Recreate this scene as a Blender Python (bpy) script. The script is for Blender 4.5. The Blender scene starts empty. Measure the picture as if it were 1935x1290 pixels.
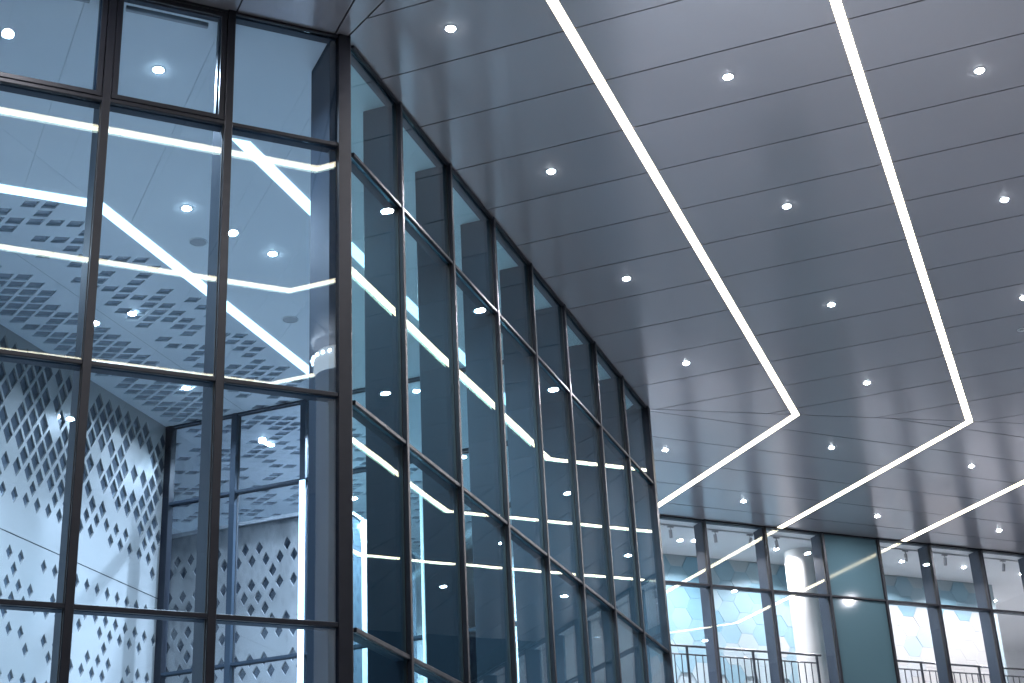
import bpy, math, random
from mathutils import Matrix, Vector

# ------------------------------------------------------------------ camera, world, exposure
SC = bpy.context.scene
COL = SC.collection
U = 10.0                 # plan unit: 10 m, measured from the camera foot
CAMZ = 1.6
ZC = CAMZ + U            # underside of the canopy and of the ceilings behind the glass

cam_data = bpy.data.cameras.new('camera')
cam = bpy.data.objects.new('camera', cam_data)
COL.objects.link(cam)
cam_data.sensor_width = 36.0
cam_data.lens = 2995.92 / 1935.0 * 36.0
cam_data.clip_start = 0.1
cam_data.clip_end = 3000.0
_p, _r, _a = math.radians(25.0689), math.radians(-2.9619), math.radians(64.5085)
_f = Vector((0, math.cos(_p), math.sin(_p)))
_rt, _up = Vector((1, 0, 0)), Vector((0, -math.sin(_p), math.cos(_p)))
_c, _s = math.cos(_r), math.sin(_r)
_R, _Up = _c * _rt + _s * _up, -_s * _rt + _c * _up
_T = Matrix(((math.sin(_a), math.cos(_a), 0), (-math.cos(_a), math.sin(_a), 0), (0, 0, 1)))
_R, _Up, _f = _T @ _R, _T @ _Up, _T @ _f
_m = Matrix((_R, _Up, -_f)).transposed().to_4x4()
_m.translation = Vector((0, 0, CAMZ))
cam.matrix_world = _m
SC.camera = cam

world = bpy.data.worlds.new('World')
SC.world = world
world.use_nodes = True
_nt = world.node_tree
_bg = _nt.nodes['Background']
_sky = _nt.nodes.new('ShaderNodeTexSky')
_sky.sky_type = 'NISHITA'
_sky.sun_disc = False
_sky.sun_elevation = math.radians(-2.0)
_sky.sun_rotation = math.radians(200)
_sky.air_density = 1.2
_sky.ozone_density = 3.0
_nt.links.new(_sky.outputs[0], _bg.inputs[0])
_bg.inputs[1].default_value = 0.15

SC.view_settings.view_transform = 'Standard'
SC.view_settings.look = 'None'
SC.view_settings.gamma = 1.0
SC.view_settings.exposure = 0.0
SC.view_settings.use_curve_mapping = False
SC.render.engine = 'CYCLES'
cy = SC.cycles
cy.use_denoising = True
cy.denoiser = 'OPENIMAGEDENOISE'
cy.max_bounces = 7
cy.diffuse_bounces = 4
cy.glossy_bounces = 4
cy.transmission_bounces = 4
cy.use_adaptive_sampling = True
cy.adaptive_threshold = 0.03
cy.transparent_max_bounces = 24
cy.sample_clamp_indirect = 4.0
cy.caustics_reflective = False
cy.caustics_refractive = False

# light levels
L_STRIP = 11.0           # canopy strips, warm white
L_INNER = 3.2           # strips in the lobby, cool white
L_DOWN = 170.0
W_DOWN = 74.0
W_LOBBY = 880.0
W_GALLERY = 138.0

# ------------------------------------------------------------------ materials
MATS = {}
def new_mat(name):
    m = bpy.data.materials.new(name)
    m.use_nodes = True
    nt = m.node_tree
    b = nt.nodes.get('Principled BSDF')
    MATS[name] = m
    return m, nt, b

def setp(b, **k):
    for n, v in k.items():
        n = n.replace('_', ' ')
        if n in ('Base Color', 'Emission Color', 'Specular Tint') and len(v) == 3:
            v = (*v, 1)
        b.inputs[n].default_value = v

def coords(nt, scale=(1, 1, 1), kind='Object'):
    t = nt.nodes.new('ShaderNodeTexCoord')
    mp = nt.nodes.new('ShaderNodeMapping')
    mp.inputs['Scale'].default_value = scale
    nt.links.new(t.outputs[kind], mp.inputs[0])
    return mp.outputs[0]

def world_pos(nt, scale=(1, 1, 1)):
    g = nt.nodes.new('ShaderNodeNewGeometry')
    mp = nt.nodes.new('ShaderNodeMapping')
    mp.inputs['Scale'].default_value = scale
    nt.links.new(g.outputs['Position'], mp.inputs[0])
    return mp.outputs[0]

def noise(nt, vec, scale, detail=3, rough=.55):
    n = nt.nodes.new('ShaderNodeTexNoise')
    n.inputs['Scale'].default_value = scale
    n.inputs['Detail'].default_value = detail
    n.inputs['Roughness'].default_value = rough
    nt.links.new(vec, n.inputs['Vector'])
    return n.outputs['Fac']

def maprange(nt, sock, a, b, c, d):
    n = nt.nodes.new('ShaderNodeMapRange')
    for i, v in enumerate((a, b, c, d)):
        n.inputs[1 + i].default_value = v
    nt.links.new(sock, n.inputs[0])
    return n.outputs[0]

def mixcol(nt, fac, c1, c2):
    n = nt.nodes.new('ShaderNodeMix')
    n.data_type = 'RGBA'
    nt.links.new(fac, n.inputs[0])
    n.inputs[6].default_value = (*c1, 1)
    n.inputs[7].default_value = (*c2, 1)
    return n.outputs[2]

def surface(name, c1, c2, rough=(.4, .5), metal=0.0, scale=3.0, bump=0.0, spec=.5, stretch=(1, 1, 1), bscale=None, rnd=0.0):
    m, nt, b = new_mat(name)
    v = world_pos(nt, stretch)
    f = noise(nt, v, scale, 4)
    col = mixcol(nt, maprange(nt, f, .3, .7, 0, 1), c1, c2)
    if rnd:
        oi = nt.nodes.new('ShaderNodeObjectInfo')
        h = nt.nodes.new('ShaderNodeHueSaturation')
        nt.links.new(maprange(nt, oi.outputs['Random'], 0, 1, 1 - rnd, 1 + rnd), h.inputs['Value'])
        nt.links.new(col, h.inputs['Color'])
        col = h.outputs[0]
    nt.links.new(col, b.inputs['Base Color'])
    f2 = noise(nt, v, scale * 2.3, 3)
    nt.links.new(maprange(nt, f2, .3, .7, rough[0], rough[1]), b.inputs['Roughness'])
    setp(b, Metallic=metal)
    b.inputs['Specular IOR Level'].default_value = spec
    if bump:
        bp = nt.nodes.new('ShaderNodeBump')
        bp.inputs['Distance'].default_value = bump
        bp.inputs['Strength'].default_value = 1.0
        nt.links.new(noise(nt, v, bscale or scale * 6, 2), bp.inputs['Height'])
        nt.links.new(bp.outputs[0], b.inputs['Normal'])
    return m

def emitter(name, col, strength, vary=0.0):
    m, nt, b = new_mat(name)
    setp(b, Base_Color=(.8, .8, .8), Roughness=.5, Emission_Color=col)
    b.inputs['Emission Strength'].default_value = strength
    if vary:
        f = noise(nt, world_pos(nt), .9, 2)
        nt.links.new(maprange(nt, f, .3, .7, strength * (1 - vary), strength * (1 + vary)), b.inputs['Emission Strength'])
    return m

def glass(name, tint, r0=.05, wob=.00009, scale=1.0):
    m = bpy.data.materials.new(name)
    MATS[name] = m
    m.use_nodes = True
    nt = m.node_tree
    nt.nodes.remove(nt.nodes['Principled BSDF'])
    out = nt.nodes['Material Output']
    tr = nt.nodes.new('ShaderNodeBsdfTransparent')
    tr.inputs[0].default_value = (*tint, 1)
    gl = nt.nodes.new('ShaderNodeBsdfGlossy')
    gl.inputs['Roughness'].default_value = 0.004
    gl.inputs['Color'].default_value = (.97, .99, 1, 1)
    bp = nt.nodes.new('ShaderNodeBump')
    bp.inputs['Distance'].default_value = wob
    bp.inputs['Strength'].default_value = 1.0
    oi = nt.nodes.new('ShaderNodeObjectInfo')      # every pane has its own ripple
    ad = nt.nodes.new('ShaderNodeVectorMath')
    ad.operation = 'MULTIPLY_ADD'
    ad.inputs[1].default_value = (37, 53, 71)
    cb = nt.nodes.new('ShaderNodeCombineXYZ')
    for i in range(3):
        nt.links.new(oi.outputs['Random'], cb.inputs[i])
    nt.links.new(cb.outputs[0], ad.inputs[0])
    nt.links.new(coords(nt, (1, 1, 1)), ad.inputs[2])
    nt.links.new(noise(nt, ad.outputs[0], scale, 0.0, .45), bp.inputs['Height'])
    nt.links.new(bp.outputs[0], gl.inputs['Normal'])
    # Schlick reflectance, the same from both sides of the pane
    g = nt.nodes.new('ShaderNodeNewGeometry')
    dt = nt.nodes.new('ShaderNodeVectorMath'); dt.operation = 'DOT_PRODUCT'
    nt.links.new(g.outputs['Incoming'], dt.inputs[0]); nt.links.new(g.outputs['Normal'], dt.inputs[1])
    def mth(op, a, bb=None):
        n = nt.nodes.new('ShaderNodeMath'); n.operation = op
        for i, s in enumerate((a, bb)):
            if s is None: continue
            if isinstance(s, (int, float)): n.inputs[i].default_value = s
            else: nt.links.new(s, n.inputs[i])
        return n.outputs[0]
    ca = mth('ABSOLUTE', dt.outputs['Value'])
    p5 = mth('POWER', mth('SUBTRACT', 1.0, ca), 5.0)
    fr = mth('ADD', mth('MULTIPLY', p5, 1 - r0), r0)
    mx = nt.nodes.new('ShaderNodeMixShader')
    nt.links.new(fr, mx.inputs[0])
    nt.links.new(tr.outputs[0], mx.inputs[1]); nt.links.new(gl.outputs[0], mx.inputs[2])
    nt.links.new(mx.outputs[0], out.inputs[0])
    return m

surface('panel', (.40, .385, .415), (.43, .413, .445), rough=(.19, .22), metal=.5, scale=.2, rnd=.03)
surface('deck', (.012, .012, .014), (.02, .02, .022), rough=(.7, .9))
surface('frame', (.0085, .010, .0155), (.012, .0138, .020), rough=(.34, .46), metal=.15, scale=5, spec=.3)
surface('fin', (.034, .047, .066), (.036, .049, .068), rough=(.46, .48), metal=0, scale=.6, spec=.14)
surface('corner_cladding', (.036, .05, .07), (.040, .054, .075), rough=(.6, .66), metal=0, scale=.8, spec=.02)
surface('gasket', (.006, .006, .007), (.01, .01, .011), rough=(.6, .7))
surface('white', (.76, .78, .80), (.82, .83, .84), rough=(.5, .6), scale=.8)
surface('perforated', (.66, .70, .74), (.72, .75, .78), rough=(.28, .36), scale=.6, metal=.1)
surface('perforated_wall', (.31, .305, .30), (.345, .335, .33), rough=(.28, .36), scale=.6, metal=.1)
surface('mirror_insert', (.34, .39, .45), (.40, .45, .51), rough=(.09, .14), metal=.5, scale=2)
surface('wall_insert', (.10, .125, .16), (.13, .155, .19), rough=(.08, .13), metal=.45, scale=2)
surface('floor', (.66, .66, .67), (.72, .72, .72), rough=(.2, .3), scale=.7)
surface('paving', (.30, .30, .31), (.40, .40, .40), rough=(.45, .6), scale=.5)
surface('spandrel', (.055, .100, .122), (.060, .109, .132), rough=(.06, .10), scale=.6, spec=.6)
surface('column', (.78, .79, .80), (.84, .84, .84), rough=(.3, .4), scale=1)
surface('rail', (.05, .055, .065), (.07, .075, .085), rough=(.3, .4), metal=.5, scale=6)
surface('device', (.30, .31, .33), (.36, .37, .38), rough=(.4, .5), scale=8)
surface('trim', (.62, .63, .65), (.70, .70, .70), rough=(.3, .4), metal=.3, scale=8)
surface('wall', (.55, .55, .54), (.62, .62, .60), rough=(.6, .7), scale=.5)
emitter('strip_warm', (1.0, .90, .64), L_STRIP, .04)
emitter('strip_cool', (.80, .91, 1.0), L_INNER)
emitter('lens', (.90, .95, 1.0), L_DOWN)
emitter('lens_soft', (.90, .95, 1.0), 14.0)
emitter('bulb', (.86, .95, 1.0), 30.0)
emitter('bar_soft', (.80, .92, 1.0), 1.1)
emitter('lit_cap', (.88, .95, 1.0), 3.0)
glass('glass_blue', (.71, .85, .945), r0=.075, wob=.00014)
glass('glass_teal', (.61, .825, .89), r0=.065, wob=.00055, scale=1.2)
glass('glass_clear', (.94, .955, .975), r0=.065)
HEX = []
for i, c in enumerate([(.24, .52, .68), (.31, .58, .72), (.37, .62, .75), (.46, .68, .78), (.62, .77, .83), (.76, .80, .83), (.79, .78, .76)]):
    c = tuple(x * .40 for x in c)
    surface('tile_%d' % i, tuple(x * .97 for x in c), c, rough=(.45, .55), scale=1.5)

# ------------------------------------------------------------------ helpers
def mesh_from(name, verts, faces, mat, smooth=False):
    me = bpy.data.meshes.new(name)
    me.from_pydata(verts, [], faces)
    me.update()
    me.materials.append(MATS[mat])
    if smooth:
        me.polygons.foreach_set('use_smooth', [True] * len(me.polygons))
    return me

def link(name, me, parent=None, loc=(0, 0, 0), rot=(0, 0, 0)):
    o = bpy.data.objects.new(name, me)
    COL.objects.link(o)
    o.location = loc
    o.rotation_euler = rot
    if parent is not None:
        o.parent = parent
    return o

def tag(o, label=None, cat=None, group=None, kind=None):
    if label: o['label'] = label
    if cat: o['category'] = cat
    if group: o['group'] = group
    if kind: o['kind'] = kind
    return o

def empty(name, loc=(0, 0, 0), rz=0.0):
    o = bpy.data.objects.new(name, None)
    COL.objects.link(o)
    o.location = loc
    o.rotation_euler = (0, 0, rz)
    o.empty_display_size = .3
    return o

CACHE = {}
def box_mesh(sx, sy, sz, mat, ch=0.0):
    key = (round(sx, 4), round(sy, 4), round(sz, 4), mat, ch)
    if key in CACHE:
        return CACHE[key]
    x, y, z = sx / 2, sy / 2, sz / 2
    if ch <= 0:
        v = [(-x, -y, -z), (x, -y, -z), (x, y, -z), (-x, y, -z), (-x, -y, z), (x, -y, z), (x, y, z), (-x, y, z)]
        f = [(0, 3, 2, 1), (4, 5, 6, 7), (0, 1, 5, 4), (1, 2, 6, 5), (2, 3, 7, 6), (3, 0, 4, 7)]
    else:                                      # long axis gets chamfered edges
        c = ch
        if sz >= sx:
            ring = [(-x + c, -y), (x - c, -y), (x, -y + c), (x, y - c), (x - c, y), (-x + c, y), (-x, y - c), (-x, -y + c)]
            v = [(a, b, -z) for a, b in ring] + [(a, b, z) for a, b in ring]
        else:
            ring = [(-y + c, -z), (y - c, -z), (y, -z + c), (y, z - c), (y - c, z), (-y + c, z), (-y, z - c), (-y, -z + c)]
            v = [(-x, a, b) for a, b in ring] + [(x, a, b) for a, b in ring]
        f = [tuple(range(7, -1, -1)), tuple(range(8, 16))] + [(i, (i + 1) % 8, 8 + (i + 1) % 8, 8 + i) for i in range(8)]
    me = mesh_from('box', v, f, mat)
    CACHE[key] = me
    return me

def box(parent, name, s0, s1, d0, d1, z0, z1, mat, ch=0.0):
    """box in the parent's own axes: along it, into the building, up (metres)"""
    return link(name, box_mesh(s1 - s0, d1 - d0, z1 - z0, mat, ch), parent,
                ((s0 + s1) / 2, (d0 + d1) / 2, (z0 + z1) / 2))

def clip(poly, n, c):
    """keep the part of a convex polygon with n.p <= c"""
    out = []
    for i in range(len(poly)):
        p, q = poly[i], poly[(i + 1) % len(poly)]
        dp, dq = n[0] * p[0] + n[1] * p[1] - c, n[0] * q[0] + n[1] * q[1] - c
        if dp <= 0: out.append(p)
        if (dp < 0 < dq) or (dq < 0 < dp):
            t = dp / (dp - dq)
            out.append((p[0] + t * (q[0] - p[0]), p[1] + t * (q[1] - p[1])))
    return out

def area(p):
    return .5 * sum(p[i][0] * p[(i + 1) % len(p)][1] - p[(i + 1) % len(p)][0] * p[i][1] for i in range(len(p)))

def prism(name, poly, z0, z1, mat, parent=None, ch=0.0):
    """vertical prism over a plan polygon in metres; with ch the lower edge is eased"""
    if area(poly) < 0: poly = poly[::-1]
    n = len(poly)
    cx, cy_ = sum(p[0] for p in poly) / n, sum(p[1] for p in poly) / n
    lp = [(p[0] - cx, p[1] - cy_) for p in poly]
    rings = [(lp, z0), (lp, z1)]
    v = [(p[0], p[1], z) for ring, z in rings for p in ring]
    f = [tuple(range(n - 1, -1, -1)), tuple(range(n, 2 * n))]
    f += [(i, (i + 1) % n, n + (i + 1) % n, n + i) for i in range(n)]
    return link(name, mesh_from(name, v, f, mat), parent, (cx, cy_, 0))

def lathe(prof, seg, mat, smooth=True, name='lathe'):
    """profile of (radius, z) revolved; open ends with radius 0 close themselves"""
    v, f = [], []
    for r_, z in prof:
        for k in range(seg):
            a = 2 * math.pi * k / seg
            v.append((r_ * math.cos(a), r_ * math.sin(a), z))
    for i in range(len(prof) - 1):
        for k in range(seg):
            f.append((i * seg + k, i * seg + (k + 1) % seg, (i + 1) * seg + (k + 1) % seg, (i + 1) * seg + k))
    return mesh_from(name, v, f, mat, smooth)

R2 = math.sqrt(.5)
def BT(t, n):            # plan point from (along B, across B), in plan units
    return ((t - n) * R2, (t + n) * R2)
def M(p):
    return (p[0] * U, p[1] * U)
def MP(poly):
    return [M(p) for p in poly]
def Z(z):
    return CAMZ + U * z

# key plan geometry (plan units)
YA = 1.301               # facade A
NB = .606                # facade B
YC = 2.573               # facade C
P1 = (.444, 1.301)
P2 = (1.2357, 2.0927)
M1a, M1b = (.447, 1.301), (.626, .410)
M2a, M2b = (1.2521, 2.0957), (1.9099, 1.9517)
OUT_N = -.62             # outer edge of the canopy

def halfplane(a, b):     # n, c with n.p <= c on the left of a->b
    n = (b[1] - a[1], -(b[0] - a[0]))
    l = math.hypot(*n)
    n = (n[0] / l, n[1] / l)
    return n, n[0] * a[0] + n[1] * a[1]

def meet(n1, c1, n2, c2):
    d = n1[0] * n2[1] - n1[1] * n2[0]
    return ((c1 * n2[1] - c2 * n1[1]) / d, (n1[0] * c2 - n2[0] * c1) / d)

BNV = (-R2, R2)
BV = (R2, R2)
h1 = halfplane(M1a, M1b)      # left of M1a->M1b (heading -y): the +x side = zone B
h2 = halfplane(M2a, M2b)      # left of M2a->M2b (heading +x): the +y side = zone C

# ------------------------------------------------------------------ ground and sky-side structure
g = link('ground', mesh_from('ground', [(-600, -600, 0), (600, -600, 0), (600, 600, 0), (-600, 600, 0)], [(0, 1, 2, 3)], 'paving'))
tag(g, kind='structure')

# ------------------------------------------------------------------ canopy
STRIP_N = [.3855, .1168, -.150]
HW = .0052
canopy = empty('entrance_canopy', (U * 1.2, U * 1.2, ZC))
tag(canopy, 'grey metal panelled canopy soffit folding round the glass corner', 'canopy')
GAP = .0009
PT = .03

def reloc(o):
    o.location = (o.location[0] - U * 1.2, o.location[1] - U * 1.2, o.location[2] - ZC)
    return o

def offs(h, d):          # shrink a half-plane by d
    return (h[0], h[1] - d)
neg = lambda h: ((-h[0][0], -h[0][1]), -h[1])

edgesA, edgesC = [], []
for n in STRIP_N:
    ea, ec = [], []
    for e in (n + HW, n - HW):
        ea.append(meet(BNV, e, *h1)[1]); ec.append(meet(BNV, e, *h2)[0])
    edgesA.append((max(ea), min(ea))); edgesC.append((min(ec), max(ec)))
yA_out = meet(BNV, OUT_N, *h1)[1]
xC_out = meet(BNV, OUT_N, *h2)[0]

BIG = [(-3, -3), (6, -3), (6, 6), (-3, 6)]
def cl(poly, *hs):
    for n, c in hs:
        if len(poly) < 3: return []
        poly = clip(poly, n, c)
    return poly

def add_panel(poly, name='soffit_panel'):
    if len(poly) >= 3 and abs(area(poly)) > 2e-5:
        reloc(prism(name, MP(poly), ZC + random.uniform(0, .0012), ZC + PT, 'panel', canopy))

random.seed(4)
# zone B: bands square to facade B, cut by the three strips
bandsN = [NB - .0005] + [v for n in STRIP_N for v in (n + HW + .0002, n - HW - .0002)] + [OUT_N]
t = 1.2144 - 8 * .10504
while t < 3.3:
    for k in range(0, 8, 2):
        hi, lo = bandsN[k], bandsN[k + 1]
        p = cl(BIG, (BV, t + .10504 - GAP), ((-R2, -R2), -(t + GAP)), (BNV, hi), ((R2, -R2), -lo),
               offs(h1, GAP), offs(neg(h2), GAP))
        add_panel(p)
    t += .10504
# zone A: bands square to facade A
x = .3283 - 12 * .10504
bandsA = [YA - .0005] + [v for e in edgesA for v in (e[0] + .0002, e[1] - .0002)] + [yA_out]
while x < .9:
    for k in range(0, 8, 2):
        hi, lo = bandsA[k], bandsA[k + 1]
        p = cl(BIG, ((1, 0), x + .10504 - GAP), ((-1, 0), -(x + GAP)), ((0, 1), hi), ((0, -1), -lo), offs(neg(h1), GAP))
        add_panel(p)
    x += .10504
# zone C: bands along facade C
bandsC = [P2[0] + .001] + [v for e in edgesC for v in (e[0] - .0002, e[1] + .0002)] + [xC_out]
y = YC - .0685 - 12 * .0998
ys = [y + .0998 * k for k in range(13)] + [YC - .0005 + GAP]
for k in range(len(ys) - 1):
    for j in range(0, 8, 2):
        lo, hi = bandsC[j], bandsC[j + 1]
        p = cl(BIG, ((1, 0), hi), ((-1, 0), -lo), ((0, 1), ys[k + 1] - GAP), ((0, -1), -(ys[k] + GAP)), offs(h2, GAP))
        add_panel(p)
# the deck over the panels, seen black in the joints, and the fascia
dA = cl(BIG, ((0, 1), YA), ((0, -1), -yA_out), ((-1, 0), .95), neg(h1))
dB = cl(BIG, (BNV, NB), ((R2, -R2), -OUT_N), h1, neg(h2))
dC = cl(BIG, ((0, 1), YC), ((1, 0), xC_out), ((-1, 0), -P2[0]), h2)
for d in (dA, dB, dC):
    reloc(prism('canopy_deck', MP(d), ZC + .06, ZC + .7, 'deck', canopy))

# strips of light let into the canopy
names = ['nearest the glass wall', 'running down the middle of the soffit', 'farthest from the glass wall']
for i, n in enumerate(STRIP_N):
    L = empty('linear_light', (*M(BT(2.0, n)), ZC))
    tag(L, ['folded warm white strip light in the soffit, nearest the glass wall',
            'folded warm white strip light in the soffit, second from the glass wall',
            'warm white strip light at the right edge of the soffit, farthest from the glass wall'][i], 'strip light', 'strip lights in the canopy')
    segs = [cl(BIG, (BNV, n + HW), ((R2, -R2), -(n - HW)), h1, neg(h2)),
            cl(BIG, ((0, 1), edgesA[i][0]), ((0, -1), -edgesA[i][1]), ((-1, 0), .95), neg(h1)),
            cl(BIG, ((1, 0), edgesC[i][1]), ((-1, 0), -edgesC[i][0]), ((0, 1), YC - .001), h2)]
    for s in segs:
        o = prism('diffuser', MP(s), ZC - .004, ZC + .003, 'strip_warm', L)
        o.location -= L.location
# downlights
lens_me = lathe([(0.0001, -.017), (.034, -.0155), (.043, -.010), (.046, .004)], 24, 'lens', name='lens')
trim_me = lathe([(.0465, .002), (.049, -.004), (.063, -.005), (.067, -.002), (.067, .004)], 24, 'trim', name='trim')
def spot(parent, watts, col=(.94, .93, 1.0), z=-.019, spread=math.pi):
    ld = bpy.data.lights.new('lamp', 'AREA')       # the lens itself shines with a soft cosine beam
    ld.shape = 'DISK'; ld.size = .11; ld.spread = spread
    ld.energy = watts; ld.color = col
    o = bpy.data.objects.new('lamp', ld)
    COL.objects.link(o); o.parent = parent; o.location = (0, 0, z)
    return o
def downlight(p, label, group, watts=W_DOWN, z=ZC, scale=1.0, lamp=True, col=(.94, .925, 1.0), spread=math.pi):
    e = empty('downlight', (p[0] * U, p[1] * U, z))
    tag(e, label, 'downlight', group)
    for nm, me in (('lens', lens_me), ('trim_ring', trim_me)):
        o = link(nm, me, e); o.scale = (scale, scale, 1)
    if lamp: spot(e, watts, col, spread=spread)
    return e
ORD = ['nearest', 'second', 'third', 'fourth', 'fifth', 'sixth']
rows = [('in the row beside the glass wall', .4985, [1.2661, 1.5813, 1.8945, 2.2108]),
        ('in the row between the two folded strips', .2525, [1.160, 1.4751, 1.7913, 2.1046, 2.4199]),
        ('in the row right of the second strip', -.0095, [1.267, 1.5821, 1.897, 2.2082, 2.523]),
        ('in the row beyond the third strip', -.27, [1.16, 1.475, 1.79, 2.105, 2.42, 2.735])]
for lab, n, ts in rows:
    for k, t in enumerate(ts):
        downlight(BT(t, n), 'round canopy downlight %s, %s to the camera' % (lab, ORD[k]), 'round downlights in the canopy')
cl_pts = [((1.3634, 2.2549), 'lone round downlight just right of the far glass corner post'),
          ((1.6465, 2.154), 'left round downlight of the front row before the far windows'),
          ((1.960, 2.155), 'second round downlight of the front row before the far windows'),
          ((2.2745, 2.156), 'third round downlight of the front row before the far windows'),
          ((1.6473, 2.4517), 'left round downlight of the row close above the far windows'),
          ((1.962, 2.4503), 'middle round downlight of the row close above the far windows'),
          ((2.2745, 2.4534), 'right round downlight of the row close above the far windows'),
          ((2.588, 2.4534), 'last round downlight of the row close above the far windows')]
for p, lab in cl_pts:
    downlight(p, lab, 'round downlights in the canopy')
a_rows = [('between left glass wall and first strip', 1.185, [.12, -.195]), ('over the entrance between first two strips', .862, [.446, .131, -.184]),
          ('over the entrance between last two strips', .544, [.333, .018, -.297]), ('over the entrance past the third strip', .187, [.678, .363, .048])]
for lab, yy, xs in a_rows:
    for k, xx in enumerate(xs):
        downlight((xx, yy), 'round downlight %s, %s from corner' % (lab, ORD[k]), 'round downlights in the canopy')
sd = empty('smoke_detector', (16.396, 16.428, ZC))
tag(sd, 'small round smoke detector in the soffit at the right edge', 'detector')
link('base_ring', lathe([(.05, .004), (.062, -.004), (.060, -.014), (.050, -.016), (.048, -.008), (.0001, -.008)], 24, 'trim', name='detector'), sd)
link('sensing_cap', lathe([(.034, -.007), (.032, -.022), (.0001, -.026)], 20, 'device', name='cap'), sd)

# ------------------------------------------------------------------ glass facades
def ang(d): return math.atan2(d[1], d[0])
TR = [.8650, .5905, .3712, .150, -.07]      # transom heights (plan units above the eye)
def pane(parent, s0, s1, z0, z1, mat, name='pane', dep=(.0, .02), tilt=.0006):
    o = box(parent, name, s0, s1, dep[0], dep[1], z0, z1, mat)
    o.rotation_euler = (random.uniform(-1, 1) * tilt, 0, random.uniform(-1, 1) * tilt)
    return o

def curtain_wall(name, label, origin, d, s_list, w, fin, glassm, p=.045, zbot=0.0, tr=TR, skip=None, tdep=.13, ztop=ZC, ends=(0, 0), opaque=None, fmat='frame', wfin=None, cat='glass wall'):
    """s_list: left edges of the mullions (metres along d); panes fill the bays between"""
    e = empty(name, (origin[0], origin[1], 0), ang(d))
    tag(e, label, cat)
    wf = wfin or w
    for s in s_list[1:-1]:
        box(e, 'mullion', s, s + w, -p, .006, zbot, ztop - .004, fmat, .006)
        box(e, 'mullion_fin', s + (w - wf) / 2 + .002, s + (w + wf) / 2 - .002, .034, fin, zbot, ztop - .012, 'fin', .004)
        box(e, 'gasket', s - .006, s + w + .006, .006, .034, zbot, ztop - .012, 'gasket')
    zs = [ztop] + [Z(z) for z in tr if Z(z) > zbot + .2] + [zbot]
    for i in range(len(s_list) - 1):
        a, b_ = s_list[i] + (w if i else ends[0]), s_list[i + 1] - (0 if i < len(s_list) - 2 else ends[1])
        for j, z in enumerate(zs):
            th = .046
            z1 = z - .004 if j == 0 else z + th / 2
            z0 = z - .034 if j == 0 else z - th / 2
            if j == len(zs) - 1: z0, z1 = z, z + .06
            box(e, 'transom', a, b_, -p + .012, .006, z0, z1, fmat, .006)
            box(e, 'transom_fin', a + .001, b_ - .001, .036, tdep, z0 + .002, z1 - .002, 'fin')
            if j < len(zs) - 1:
                zn = zs[j + 1]
                lo = zn + (th / 2 if j < len(zs) - 2 else .06)
                hi = z0
                key = (i, j)
                if skip and key in skip: continue
                m = opaque[key] if opaque and key in opaque else glassm
                pane(e, a - .012, b_ + .012, lo - .01, hi + .01, m, name='spandrel_panel' if (opaque and key in opaque) else 'pane', dep=(.009, .030))
    return e

random.seed(11)
# A: left wall, three bays in view
wA = .078
mA = [2.012 - 1.185 * k for k in range(7, 0, -1)]
sA = [mA[0] - 1.185] + mA + [2.012, 3.197, 4.362 + wA]
nb = len(sA) - 1
fa = curtain_wall('glass_wall', 'blue tinted glass wall on the left with two awning windows', (0, YA * U), (1, 0), sA, wA, .44, 'glass_blue',
                  skip={(nb - 2, 0), (nb - 3, 0), (nb - 4, 0)}, ends=(0, .078), tdep=.13)
for i in (nb - 2, nb - 3, nb - 4):
    a, b_ = sA[i] + wA, sA[i + 1]
    z0, z1 = Z(TR[0]) + .023, ZC - .034
    e = link('awning_window', box_mesh(b_ - a - .012, .03, .055, 'frame', .006), fa, ((a + b_) / 2, -.02, z0 + .033))
    cx, cz = (a + b_) / 2, z0 + .033
    def sub(nm, s0, s1, d0, d1, zz0, zz1, m, ch=0.0):
        return link(nm, box_mesh(s1 - s0, d1 - d0, zz1 - zz0, m, ch), e, ((s0 + s1) / 2 - cx, (d0 + d1) / 2 + .02, (zz0 + zz1) / 2 - cz))
    sub('sash_rail', a + .006, b_ - .006, -.035, -.005, z1 - .060, z1 - .005, 'frame', .006)
    sub('sash_stile', a + .006, a + .062, -.036, -.004, z0 + .004, z1 - .004, 'frame', .006)
    sub('sash_stile', b_ - .062, b_ - .006, -.036, -.004, z0 + .004, z1 - .004, 'frame', .006)
    sub('inner_frame', a, a + .075, .034, .10, z0, z1, 'fin'); sub('inner_frame', b_ - .075, b_, .034, .10, z0, z1, 'fin')
    sub('inner_frame', a + .076, b_ - .076, .034, .10, z0, z0 + .05, 'fin'); sub('inner_frame', a + .076, b_ - .076, .034, .10, z1 - .05, z1, 'fin')
    sub('pane', a + .056, b_ - .056, -.028, -.008, z0 + .055, z1 - .055, 'glass_blue')
    op = sub('window_opener', a + .12, b_ - .16, .135, .185, z1 - .10, z1 - .045, 'device', .008)
# corner post P1 and its inner column
cp = fa
post = [(-.072, -.045), (.052, -.045), (.060, -.037), (.060, .05), (-.072, .05)]
o = prism('corner_post', [(4.44 + x_, y_) for x_, y_ in post], 0, ZC - .004, 'frame', fa)
o = prism('corner_column', [(4.302, .06), (4.44, .06), (4.52, .34), (4.302, .68)], 0, ZC - .02, 'corner_cladding', fa)

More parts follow.
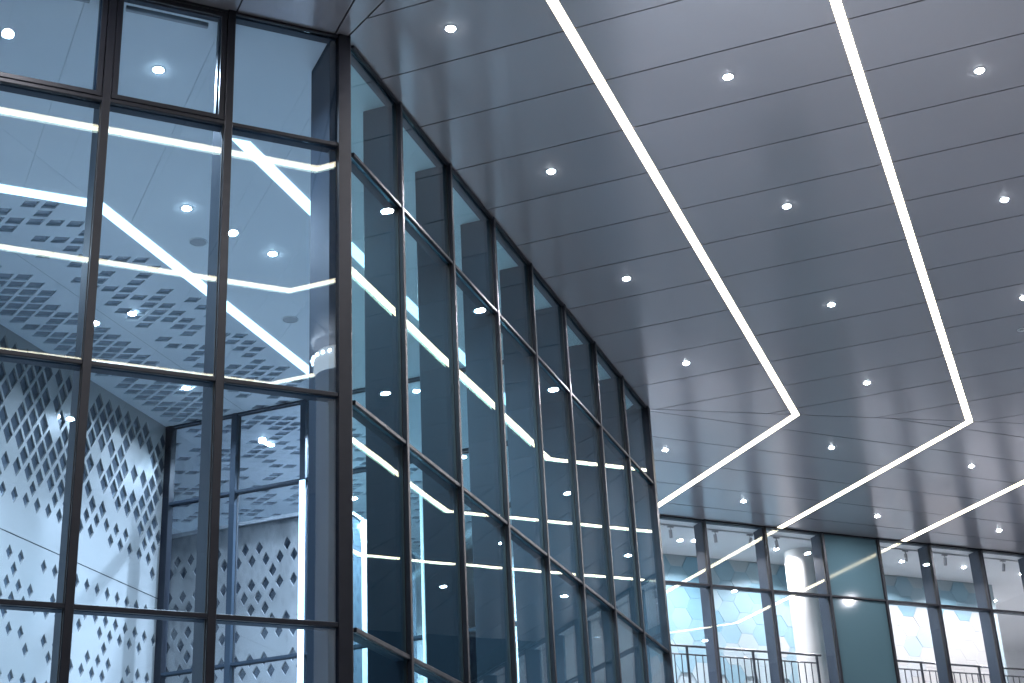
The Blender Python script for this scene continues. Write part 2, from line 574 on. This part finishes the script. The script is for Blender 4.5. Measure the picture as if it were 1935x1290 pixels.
# B: the long receding wall
sB = [12.47, 13.665, 15.105, 16.535, 17.92, 19.30, 20.69, 22.10, 23.486]
wB = .055
fb = curtain_wall('glass_wall', 'teal tinted glass wall receding from the corner post to the far post', (BNV[0] * NB * U, BNV[1] * NB * U), BV, sB, wB, .42, 'glass_teal', ends=(.03, 0), tdep=.13)
pp = [(-.010, -.050), (.105, -.050), (.105, .05), (-.010, .05)]
prism('corner_post', [(23.486 + a, b_) for a, b_ in pp], 0, ZC - .004, 'frame', fb)
box(fb, 'mullion_fin', 23.49, 23.58, .055, .42, 0, ZC - .012, 'fin')

# D: short return wall hidden behind the far post
fd = curtain_wall('glass_wall', 'short glass return wall behind the far corner post', (P2[0] * U, P2[1] * U + .12), (0, 1), [0, 1.2, 2.4, 3.6, 4.68], wB, .3, 'glass_teal', ends=(.05, .05))

# C: far wall with the bright gallery
sC = [12.40, 13.48, 14.85, 16.265, 17.68, 19.077, 20.469, 21.819, 23.191, 24.56, 25.95, 27.34, 28.73, 30.12, 31.5]
opq = {(5, j): 'spandrel' for j in range(6)}
fc = curtain_wall('glass_wall', 'far glass wall of the bright gallery with a teal spandrel bay', (0, YC * U), (1, 0), sC, wB, .36, 'glass_clear', opaque=opq, tr=[.8650, .6300, .5905, .3712, .150, -.07])

# ------------------------------------------------------------------ lobby behind the left and receding glass
def flat(name, poly, z0, z1, mat, kind='structure'):
    o = prism(name, MP(poly), z0, z1, mat)
    if kind: tag(o, kind=kind)
    return o
DU, DV = .0258, .0412
def perforated(name, frame, region, centre, hole, mat, parent=None, depth=.03, thin=True):
    """sheet cut by a lattice of rhombic holes. frame(u, v, d) -> world metres; region: half-planes in (u, v)"""
    us = [p[0] for p in region['poly']]; vs = [p[1] for p in region['poly']]
    verts, faces = [], []
    def add(pts, d=0.0):
        i0 = len(verts)
        verts.extend(frame(p[0], p[1], d) for p in pts)
        return list(range(i0, i0 + len(pts)))
    hs = [halfplane(region['poly'][i], region['poly'][(i + 1) % len(region['poly'])]) for i in range(len(region['poly']))]
    i0, i1 = int((min(us) - centre[0]) / DU) - 2, int((max(us) - centre[0]) / DU) + 3
    j0, j1 = int((min(vs) - centre[1]) / DV * 2) - 2, int((max(vs) - centre[1]) / DV * 2) + 3
    for j in range(j0, j1):
        for i in range(i0, i1):
            u = centre[0] + (i + (.5 if j % 2 else 0)) * DU
            v = centre[1] + j * DV / 2
            c = [(u - DU / 2, v), (u, v - DV / 2), (u + DU / 2, v), (u, v + DV / 2)]
            if all(n[0] * p[0] + n[1] * p[1] <= k + 1e-9 for n, k in hs for p in c):
                s = hole(u, v, i, j)
                if s <= 0:
                    faces.append(add(c))
                else:
                    q = [(u + (p[0] - u) * s, v + (p[1] - v) * s) for p in c]
                    o_, n_, d_ = add(c), add(q), add(q, depth)
                    for k in range(4):
                        faces.append((o_[k], o_[(k + 1) % 4], n_[(k + 1) % 4], n_[k]))
                        faces.append((n_[k], n_[(k + 1) % 4], d_[(k + 1) % 4], d_[k]))
            else:
                p = cl(c, *hs)
                if len(p) >= 3: faces.append(add(p))
    return link(name, mesh_from(name, verts, faces, mat), parent)

flat('lobby_floor', cl(BIG, ((0, -1), -1.305), ((R2, -R2), -.612), (BV, 3.2), ((-1, 0), .62), (BNV, 1.62), ((1, 0), 1.23)), .0, .03, 'floor')
flat('lobby_roof', cl(BIG, ((0, -1), -1.302), ((R2, -R2), -.607), (BV, 3.3), ((-1, 0), .7), (BNV, 1.7), ((1, 0), 1.234)), ZC + .12, ZC + .5, 'deck')
ZL = ZC - .004
ceil_edge = cl(BIG, ((0, -1), -1.3155), ((R2, -R2), -.6205), (BNV, 1.030), (BV, 3.2), ((-1, 0), .62), ((1, 0), 1.21))
# plaster boards with fine open joints under a plain slab
for reg in (ceil_edge, cl(BIG, ((0, -1), -1.3155), ((R2, -R2), -1.0302), ((0, 1), 1.7295), ((-1, 0), .62))):
    slab = flat('lobby_ceiling', reg, ZL + .016, ZL + .1, 'device')
    xb = .183 - 6 * .1368
    while xb < 1.3:
        pb = cl(reg, ((1, 0), xb + .1368 - .0002), ((-1, 0), -(xb + .0002)))
        if len(pb) >= 3 and abs(area(pb)) > 1e-5:
            o = prism('ceiling_board', MP(pb), ZL, ZL + .014, 'white', slab)
            o.location -= slab.location
        xb += .1368
def lob_frame(u, v, d):
    p = BT(u, v); return (p[0] * U, p[1] * U, ZL + d)
rng = random.Random(5)
def hole_ceiling(u, v, i, j):
    d = (1.345 - v) / .31
    p = .95 - .36 * d
    if u > 2.08: d, p = .5, .38
    if v < 1.055 + .012 * ((i * 7 + j * 3) % 3): p *= .8
    return (.85 - .17 * d) if rng.random() < p else 0
def uvpoly(*hs):         # a region given by half-planes in plan, as a polygon in (t, n)
    pl = cl(BIG, *hs)
    if area(pl) < 0: pl = pl[::-1]
    return [((p[0] + p[1]) * R2, (p[1] - p[0]) * R2) for p in pl]
perf = empty('perforated_ceiling', (*M(BT(1.8, 1.2)), ZC))
tag(perf, 'white lobby ceiling cut with dark slanted diamonds, beyond the long light strip', 'ceiling')
for hs in ([((R2, -R2), -1.0302), ((0, -1), -1.7296), (BNV, 1.1953), (BV, 2.079), ((-1, 0), .3)],
           [((R2, -R2), -1.1959), ((0, -1), -1.7296), (BNV, 1.345), (BV, 2.079), ((-1, 0), .3)],
           [((R2, -R2), -1.0302), ((-R2, -R2), -2.0792), (BNV, 1.60), (BV, 3.0)]):
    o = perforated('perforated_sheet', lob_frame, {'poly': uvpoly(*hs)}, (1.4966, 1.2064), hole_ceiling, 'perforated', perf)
    o.location = -perf.location
    o = prism('dark_backing', MP(cl(BIG, *hs)), ZL + .030, ZL + .08, 'mirror_insert', perf)
    o.location -= perf.location
# light strips of the lobby
def strip(label, polys):
    e = empty('linear_light', (polys[0][0][0] * U, polys[0][0][1] * U, ZC))
    tag(e, label, 'strip light', 'strip lights in the lobby')
    for pl in polys:
        o = prism('diffuser', MP(pl), ZL - .012, ZL + .003, 'strip_cool', e)
        o.location -= e.location
def ny(y_, n): return (y_ - n / R2, y_)      # plan point with y = y_ on line across-B = n
k1, k2 = ny(1.7205, 1.022), ny(1.738, 1.038)
strip('bent cool white strip light bordering the diamond ceiling behind the left glass',
      [[(-.45, 1.7205), k1, k2, (-.45, 1.738)], [k1, BT(2.070, 1.022), BT(2.070, 1.038), k2]])
strip('straight cool white strip light running behind the corner post',
      [[ny(1.529, .793), BT(2.070, .793), BT(2.070, .809), ny(1.529, .809)]])
strip('far cool white strip light beyond the inner partition',
      [[BT(2.09, .793), BT(2.60, .793), BT(2.60, .809), BT(2.09, .809)]])
# lobby downlights
lob = [((.2775, 1.4248), 'round lobby downlight behind the second awning window'),
       ((.376, 1.7031), 'round lobby downlight right of the crossing light strips'),
       ((.3752, 2.0151), 'round lobby downlight among the ceiling diamonds, middle bay'),
       ((.5069, 2.2446), 'round lobby downlight just under the middle transom'),
       ((.6995, 2.4361), 'round downlight seen through the inner glass partition'),
       (BT(2.119, .915), 'round lobby downlight seen through the second pane of the receding glass'),
       (BT(2.20, 1.00), 'round lobby downlight above the glowing column'),
       (BT(2.685, .845), 'far round lobby downlight seen through the receding glass'),
       (BT(2.187, 1.228), 'round lobby downlight just behind the partition, left of its pair'),
       (BT(2.55, 1.15), 'added unseen lobby downlight above the far end of the enclosure'),  # unseen lamp added to brighten the space behind the partition
       ((-.12, 1.55), 'round lobby downlight left of the view behind the left glass'),
       ((.02, 1.85), 'round lobby downlight beside the left end of the diamond wall'),
       (BT(1.62, .90), 'round lobby downlight between the two lobby light strips')]
for p, lab in lob:
    glare = .3 if p == (.2775, 1.4248) else .7 if p == (.376, 1.7031) else 1.0
    near_wall = (p[1] - p[0]) * R2 > 1.1 and (p[0] + p[1]) * R2 < 2.3
    downlight(p, lab, 'round downlights in the lobby', W_LOBBY * glare * (.14 if near_wall else 1.6 if (p[0] + p[1]) * R2 > 2.08 else 1.0), ZL, 1.15, spread=2.4)
for p, lab in (((.4103, 1.7823), 'pale round ceiling speaker left of the light strips'), ((.588, 1.9623), 'pale round ceiling speaker near the corner post')):
    e = empty('ceiling_speaker', (p[0] * U, p[1] * U, ZL)); tag(e, lab, 'speaker', 'ceiling speakers in the lobby')
    link('rim', lathe([(.118, .002), (.118, -.008), (.104, -.009), (.103, -.003)], 28, 'trim', name='rim'), e)
    link('grille', lathe([(.103, -.004), (.0001, -.005)], 28, 'device', name='grille'), e)

# diamond wall, along the receding glass but deep in the lobby
NW = 1.3405
def w1(u, v, d):
    p = BT(u, NW + d / U); return (p[0] * U, p[1] * U, Z(v))
def hole_wall(u, v, i, j):
    if v > .845: p, s = .72, .80
    elif v > .80: p, s = .62, .74
    elif v > .71: p, s = (.80 if (j // 2) % 3 else .25), .60
    else: p, s = (.85 if j % 3 else .12), .54
    if v > .95: p = .85
    return s * rng.uniform(.97, 1.02) if rng.random() < p else 0
wall1 = empty('diamond_wall', (*M(BT(2.0, NW)), 0))
tag(wall1, 'tall pale wall pierced by rows of dark diamonds, behind the left glass', 'wall')
for v0, v1 in ((.7115, .9995), (.395, .7100), (.08, .3935), (-.157, .0785)):
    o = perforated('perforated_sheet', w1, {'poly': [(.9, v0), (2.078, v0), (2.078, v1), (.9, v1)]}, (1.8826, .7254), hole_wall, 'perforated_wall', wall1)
    o.location = -wall1.location
o = prism('dark_backing', MP([BT(.9, NW + .0031), BT(2.078, NW + .0031), BT(2.078, NW + .012), BT(.9, NW + .012)]), 0, ZC, 'wall_insert', wall1)
o.location -= wall1.location

# inner glazed partition square to it
wp = curtain_wall('glass_partition', 'dark framed inner glass partition with a glowing upright, behind the left glass',
                  M(BT(2.079, 0)), BNV, [6.30, 7.22 - .10, 8.46 - .10, 9.70 - .10, 10.94 - .10, 12.18 - .10, 13.40], .10, .12, 'glass_clear', p=.03, tdep=.1, ends=(0, .12), cat='partition')
box(wp, 'corner_upright', 13.28, 13.40, -.03, .12, 0, ZC - .012, 'frame', .006)
box(wp, 'light_bar', 10.835, 10.925, .122, .150, 0, Z(.862), 'strip_cool')
box(wp, 'light_bar', 8.868, 8.908, .122, .150, 0, Z(.805), 'bar_soft')
# low diamond enclosure behind the partition
enc = empty('diamond_enclosure', (*M(BT(2.3, 1.25)), 0))
tag(enc, 'low box with diamond pierced front behind the inner glass partition', 'enclosure')
def w3(u, v, d):
    p = BT(2.21 + d / U, u); return (p[0] * U, p[1] * U, Z(v))
def hole_enc(u, v, i, j):
    p = .9 if j % 3 else .3
    return .58 if rng.random() < p else 0
o = perforated('perforated_sheet', w3, {'poly': [(1.09, -.157), (1.60, -.157), (1.60, .86), (1.09, .86)]}, (1.2558, .7148), hole_enc, 'perforated_wall', enc)
o.location = -enc.location
o = prism('dark_backing', MP([BT(2.2131, 1.09), BT(2.50, 1.09), BT(2.50, 1.60), BT(2.2131, 1.60)]), 0, Z(.86), 'wall_insert', enc); o.location -= enc.location
o = prism('lid', MP([BT(2.205, 1.088), BT(2.51, 1.088), BT(2.51, 1.60), BT(2.205, 1.60)]), Z(.8602), Z(.866), 'device', enc); o.location -= enc.location
# far walls of the lobby
flat('lobby_wall', cl([BT(2.90, .68), BT(2.94, .68), BT(2.94, 1.62), BT(2.90, 1.62)], ((1, 0), 1.20)), 0, ZC, 'white')
flat('lobby_wall', [BT(2.085, 1.60), BT(2.90, 1.60), BT(2.90, 1.63), BT(2.085, 1.63)], 0, ZC, 'white')
flat('lobby_wall', [(-.62, 1.32), (-.60, 1.32), (-.60, 1.9), (-.62, 1.9)], 0, ZC, 'white')

# round columns with a ring of bulbs
def round_column(p, r, ztop, label, lit=False):
    e = empty('round_column', (p[0] * U, p[1] * U, 0)); tag(e, label, 'column')
    zt = ztop
    link('shaft', lathe([(r, 0), (r, zt - .45), (r * 1.02, zt - .44), (r * 1.02, zt - .40)], 40, 'column', name='shaft'), e)
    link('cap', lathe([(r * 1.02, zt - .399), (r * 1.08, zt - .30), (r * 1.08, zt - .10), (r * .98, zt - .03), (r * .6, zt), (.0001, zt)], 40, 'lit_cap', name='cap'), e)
    bm = lathe([(.0001, -.03), (.022, -.018), (.028, 0), (.022, .018), (.0001, .03)], 8, 'bulb', name='bulb')
    for k in range(22):
        a = 2 * math.pi * k / 22
        link('bulb', bm, e, (r * 1.13 * math.cos(a), r * 1.13 * math.sin(a), zt - .13))
    return e
round_column((.692, .56), .37, Z(.998), 'white round column with a ring of bulbs, mirrored in the corner glass')
round_column(BT(2.30, 1.115), .32, Z(.866), 'white round column glowing at its top behind the first receding pane')

# ------------------------------------------------------------------ gallery behind the far glass
ZF = Z(.647)
flat('gallery_floor', [(1.24, 2.612), (3.15, 2.612), (3.15, 3.45), (1.24, 3.45)], Z(.600), ZF, 'white')
flat('gallery_ceiling', [(1.24, 2.586), (3.15, 2.586), (3.15, 3.45), (1.24, 3.45)], ZL, ZL + .1, 'white')
flat('gallery_roof', [(1.236, 2.574), (3.16, 2.574), (3.16, 3.47), (1.236, 3.47)], ZC + .12, ZC + .5, 'deck')
bw = flat('gallery_wall', [(1.24, 2.79), (2.534, 2.79), (2.534, 2.81), (1.24, 2.81)], ZF, ZL, 'tile_4')
flat('gallery_wall', [(2.516, 2.811), (2.534, 2.811), (2.534, 3.30), (2.516, 3.30)], ZF, ZL, 'tile_5')
flat('gallery_wall', [(2.30, 3.301), (3.15, 3.301), (3.15, 3.33), (2.30, 3.33)], ZF, ZL, 'white')
flat('gallery_wall', [(1.225, 2.60), (1.2395, 2.60), (1.2395, 2.79), (1.225, 2.79)], ZF, ZL, 'white')
flat('gallery_wall', [(3.15, 2.6), (3.16, 2.6), (3.16, 3.33), (3.15, 3.33)], 0, ZL, 'white')
# hexagonal wall tiles
rt = .262
hexm = {}
def hex_mesh(k):
    if k not in hexm:
        r0, r1 = rt - .001, rt - .006
        v = [(r0 * math.cos(math.pi / 3 * i), 0.0, r0 * math.sin(math.pi / 3 * i)) for i in range(6)]
        v += [(r0 * math.cos(math.pi / 3 * i), -.022, r0 * math.sin(math.pi / 3 * i)) for i in range(6)]
        v += [(r1 * math.cos(math.pi / 3 * i), -.026, r1 * math.sin(math.pi / 3 * i)) for i in range(6)]
        f = [(i, (i + 1) % 6, 6 + (i + 1) % 6, 6 + i) for i in range(6)] + [(6 + i, 6 + (i + 1) % 6, 12 + (i + 1) % 6, 12 + i) for i in range(6)] + [tuple(range(12, 18))]
        hexm[k] = mesh_from('wall_tile', v, [tuple(reversed(q)) for q in f], 'tile_%d' % k)
    return hexm[k]
rh = random.Random(21)
ci = 0
xx = 14.9
while xx < 25.1:
    zz = ZF + 1.0 + (rt * math.sqrt(3) / 2 if ci % 2 else 0)
    while zz < ZL - .18:
        fx = (xx - 15) / 10
        base = 1.4 + 6.5 * max(0, fx - .22) + (1.2 if zz < ZF + 1.7 else 0)
        if zz > ZL - .75: base = min(base, 2.4) - .6
        k = max(0, min(6, int(round(base + rh.gauss(0, .75)))))
        link('wall_tile', hex_mesh(k), bw, (xx - bw.location[0], 27.9 - rh.choice((0, .002, .004, .006)) - bw.location[1], zz))
        zz += rt * math.sqrt(3)
    xx += rt * 1.5
    ci += 1
# column
e = empty('round_column', (19.45, 27.02, ZF)); tag(e, 'plain white round column inside the bright gallery', 'column')
link('shaft', lathe([(.36, .0), (.36, ZL - ZF)], 40, 'wall', name='shaft'), e)
link('base_collar', lathe([(.362, .0), (.39, .002), (.39, .12), (.362, .125)], 40, 'rail', name='collar'), e)
# railings
def railing(x0, x1, posts, label, yq=26.22):
    e = empty('railing', (x0, yq, ZF)); tag(e, label, 'railing')
    zt, z2 = Z(.757) - ZF, Z(.740) - ZF
    box(e, 'top_rail', 0, x1 - x0, -.022, .022, zt - .04, zt, 'rail', .008)
    box(e, 'middle_rail', 0, posts[-1] - x0, -.014, .014, z2 - .028, z2, 'rail', .005)
    box(e, 'bottom_rail', 0, posts[-1] - x0, -.014, .014, .09, .118, 'rail', .005)
    for p in posts:
        box(e, 'post', p - x0 - .022, p - x0 + .022, -.021, .021, 0, zt - .041, 'rail', .006)
    q = .10
    while q < posts[-1] - x0:
        if min(abs(q + x0 - p) for p in posts) > .05:
            box(e, 'baluster', q - .008, q + .008, -.008, .008, .119, z2 - .029, 'rail')
        q += .158
    return e
railing(13.0, 19.05, [14.40, 15.92, 17.43, 18.94], 'dark metal gallery railing left of the teal bay')
railing(20.05, 31.0, [21.54, 23.055, 24.57, 26.08, 27.6, 29.1, 30.6], 'dark metal gallery railing right of the teal bay')
# track with spotlights
tr_ = empty('lighting_track', (13.0, 26.18, ZL)); tag(tr_, 'thin white lighting track along the gallery ceiling', 'track')
box(tr_, 'rail', 0, 6.3, -.018, .018, -.03, -.002, 'trim'); box(tr_, 'rail', 7.0, 17.5, -.018, .018, -.03, -.002, 'trim')
can = lathe([(.0001, .085), (.030, .085), (.034, .08), (.034, -.08), (.030, -.085), (.024, -.070), (.0001, -.070)], 18, 'device', name='can')
for k, (xq, lab) in enumerate([(14.70, 'grey track spotlight nearest the far corner post'), (15.78, 'grey track spotlight second from the far corner post'), (16.82, 'grey track spotlight at the left edge of the second gallery pane'), (17.65, 'grey track spotlight at the right edge of the second gallery pane'),
                       (18.29, 'grey track spotlight beside the white gallery column'), (21.56, 'grey track spotlight just right of the teal bay'),
                       (22.61, 'grey track spotlight in the second pane right of the teal bay'), (24.21, 'grey track spotlight at the right edge of the picture')]):
    e = empty('track_spotlight', (xq, 26.18, ZL)); tag(e, lab, 'spotlight', 'track spotlights in the gallery')
    box(e, 'adapter', -.07, .07, -.017, .017, -.058, -.031, 'device', .004)
    box(e, 'stem', -.008, .008, -.008, .008, -.105, -.0585, 'device')
    o = link('can', can, e, (0, .01, -.185), (math.radians(rh.uniform(6, 20)), math.radians(rh.uniform(-12, 12)), 0))
for k, (xq, yq, lab) in enumerate([(1.540, 2.694, 'by the far corner post'), (1.679, 2.694, 'in the first gallery pane'), (1.879, 2.695, 'left of the white column'), (2.04, 2.694, 'behind the teal bay'), (2.205, 2.694, 'right of the teal bay'),
                            (2.373, 2.691, 'in the second pane right of the teal bay'), (2.544, 2.697, 'at the right edge of the picture'), (2.633, 2.90, 'deep in the gallery on the right'), (2.9, 2.75, 'beyond the right edge of the picture')]):
    downlight((xq, yq), 'round gallery ceiling downlight ' + lab, 'round downlights in the gallery', W_GALLERY, ZL, 1.1, col=(1.0, .965, .985), spread=2.35)
# door frame far right in the gallery
dr = empty('door', (28.3, 33.0, ZF)); tag(dr, 'grey framed doorway deep in the gallery at the right edge', 'door')
box(dr, 'leaf', .06, 1.04, -.05, -.02, .02, 2.1, 'tile_5'); box(dr, 'jamb', -.02, .06, -.09, 0, 0, 2.18, 'rail'); box(dr, 'jamb', 1.04, 1.12, -.09, 0, 0, 2.18, 'rail'); box(dr, 'lintel', .061, 1.039, -.09, 0, 2.1, 2.18, 'rail')
# the storey below the gallery
flat('shop_floor', [(1.24, 2.60), (3.15, 2.60), (3.15, 3.30), (1.24, 3.30)], 0, .03, 'floor')
flat('shop_wall', [(1.24, 3.10), (3.15, 3.10), (3.15, 3.13), (1.24, 3.13)], .03, Z(.600) - .002, 'tile_4')
for k, xq in enumerate((1.45, 1.75, 2.05, 2.35, 2.65, 2.95)):  # unseen lamps, added so the lower storey reflects brightly in the canopy
    downlight((xq, 2.80), 'added unseen downlight under the gallery floor, %s from the left' % ['first', 'second', 'third', 'fourth', 'fifth', 'sixth'][k], 'added downlights under the gallery', W_GALLERY * .8, Z(.600), 1.1)
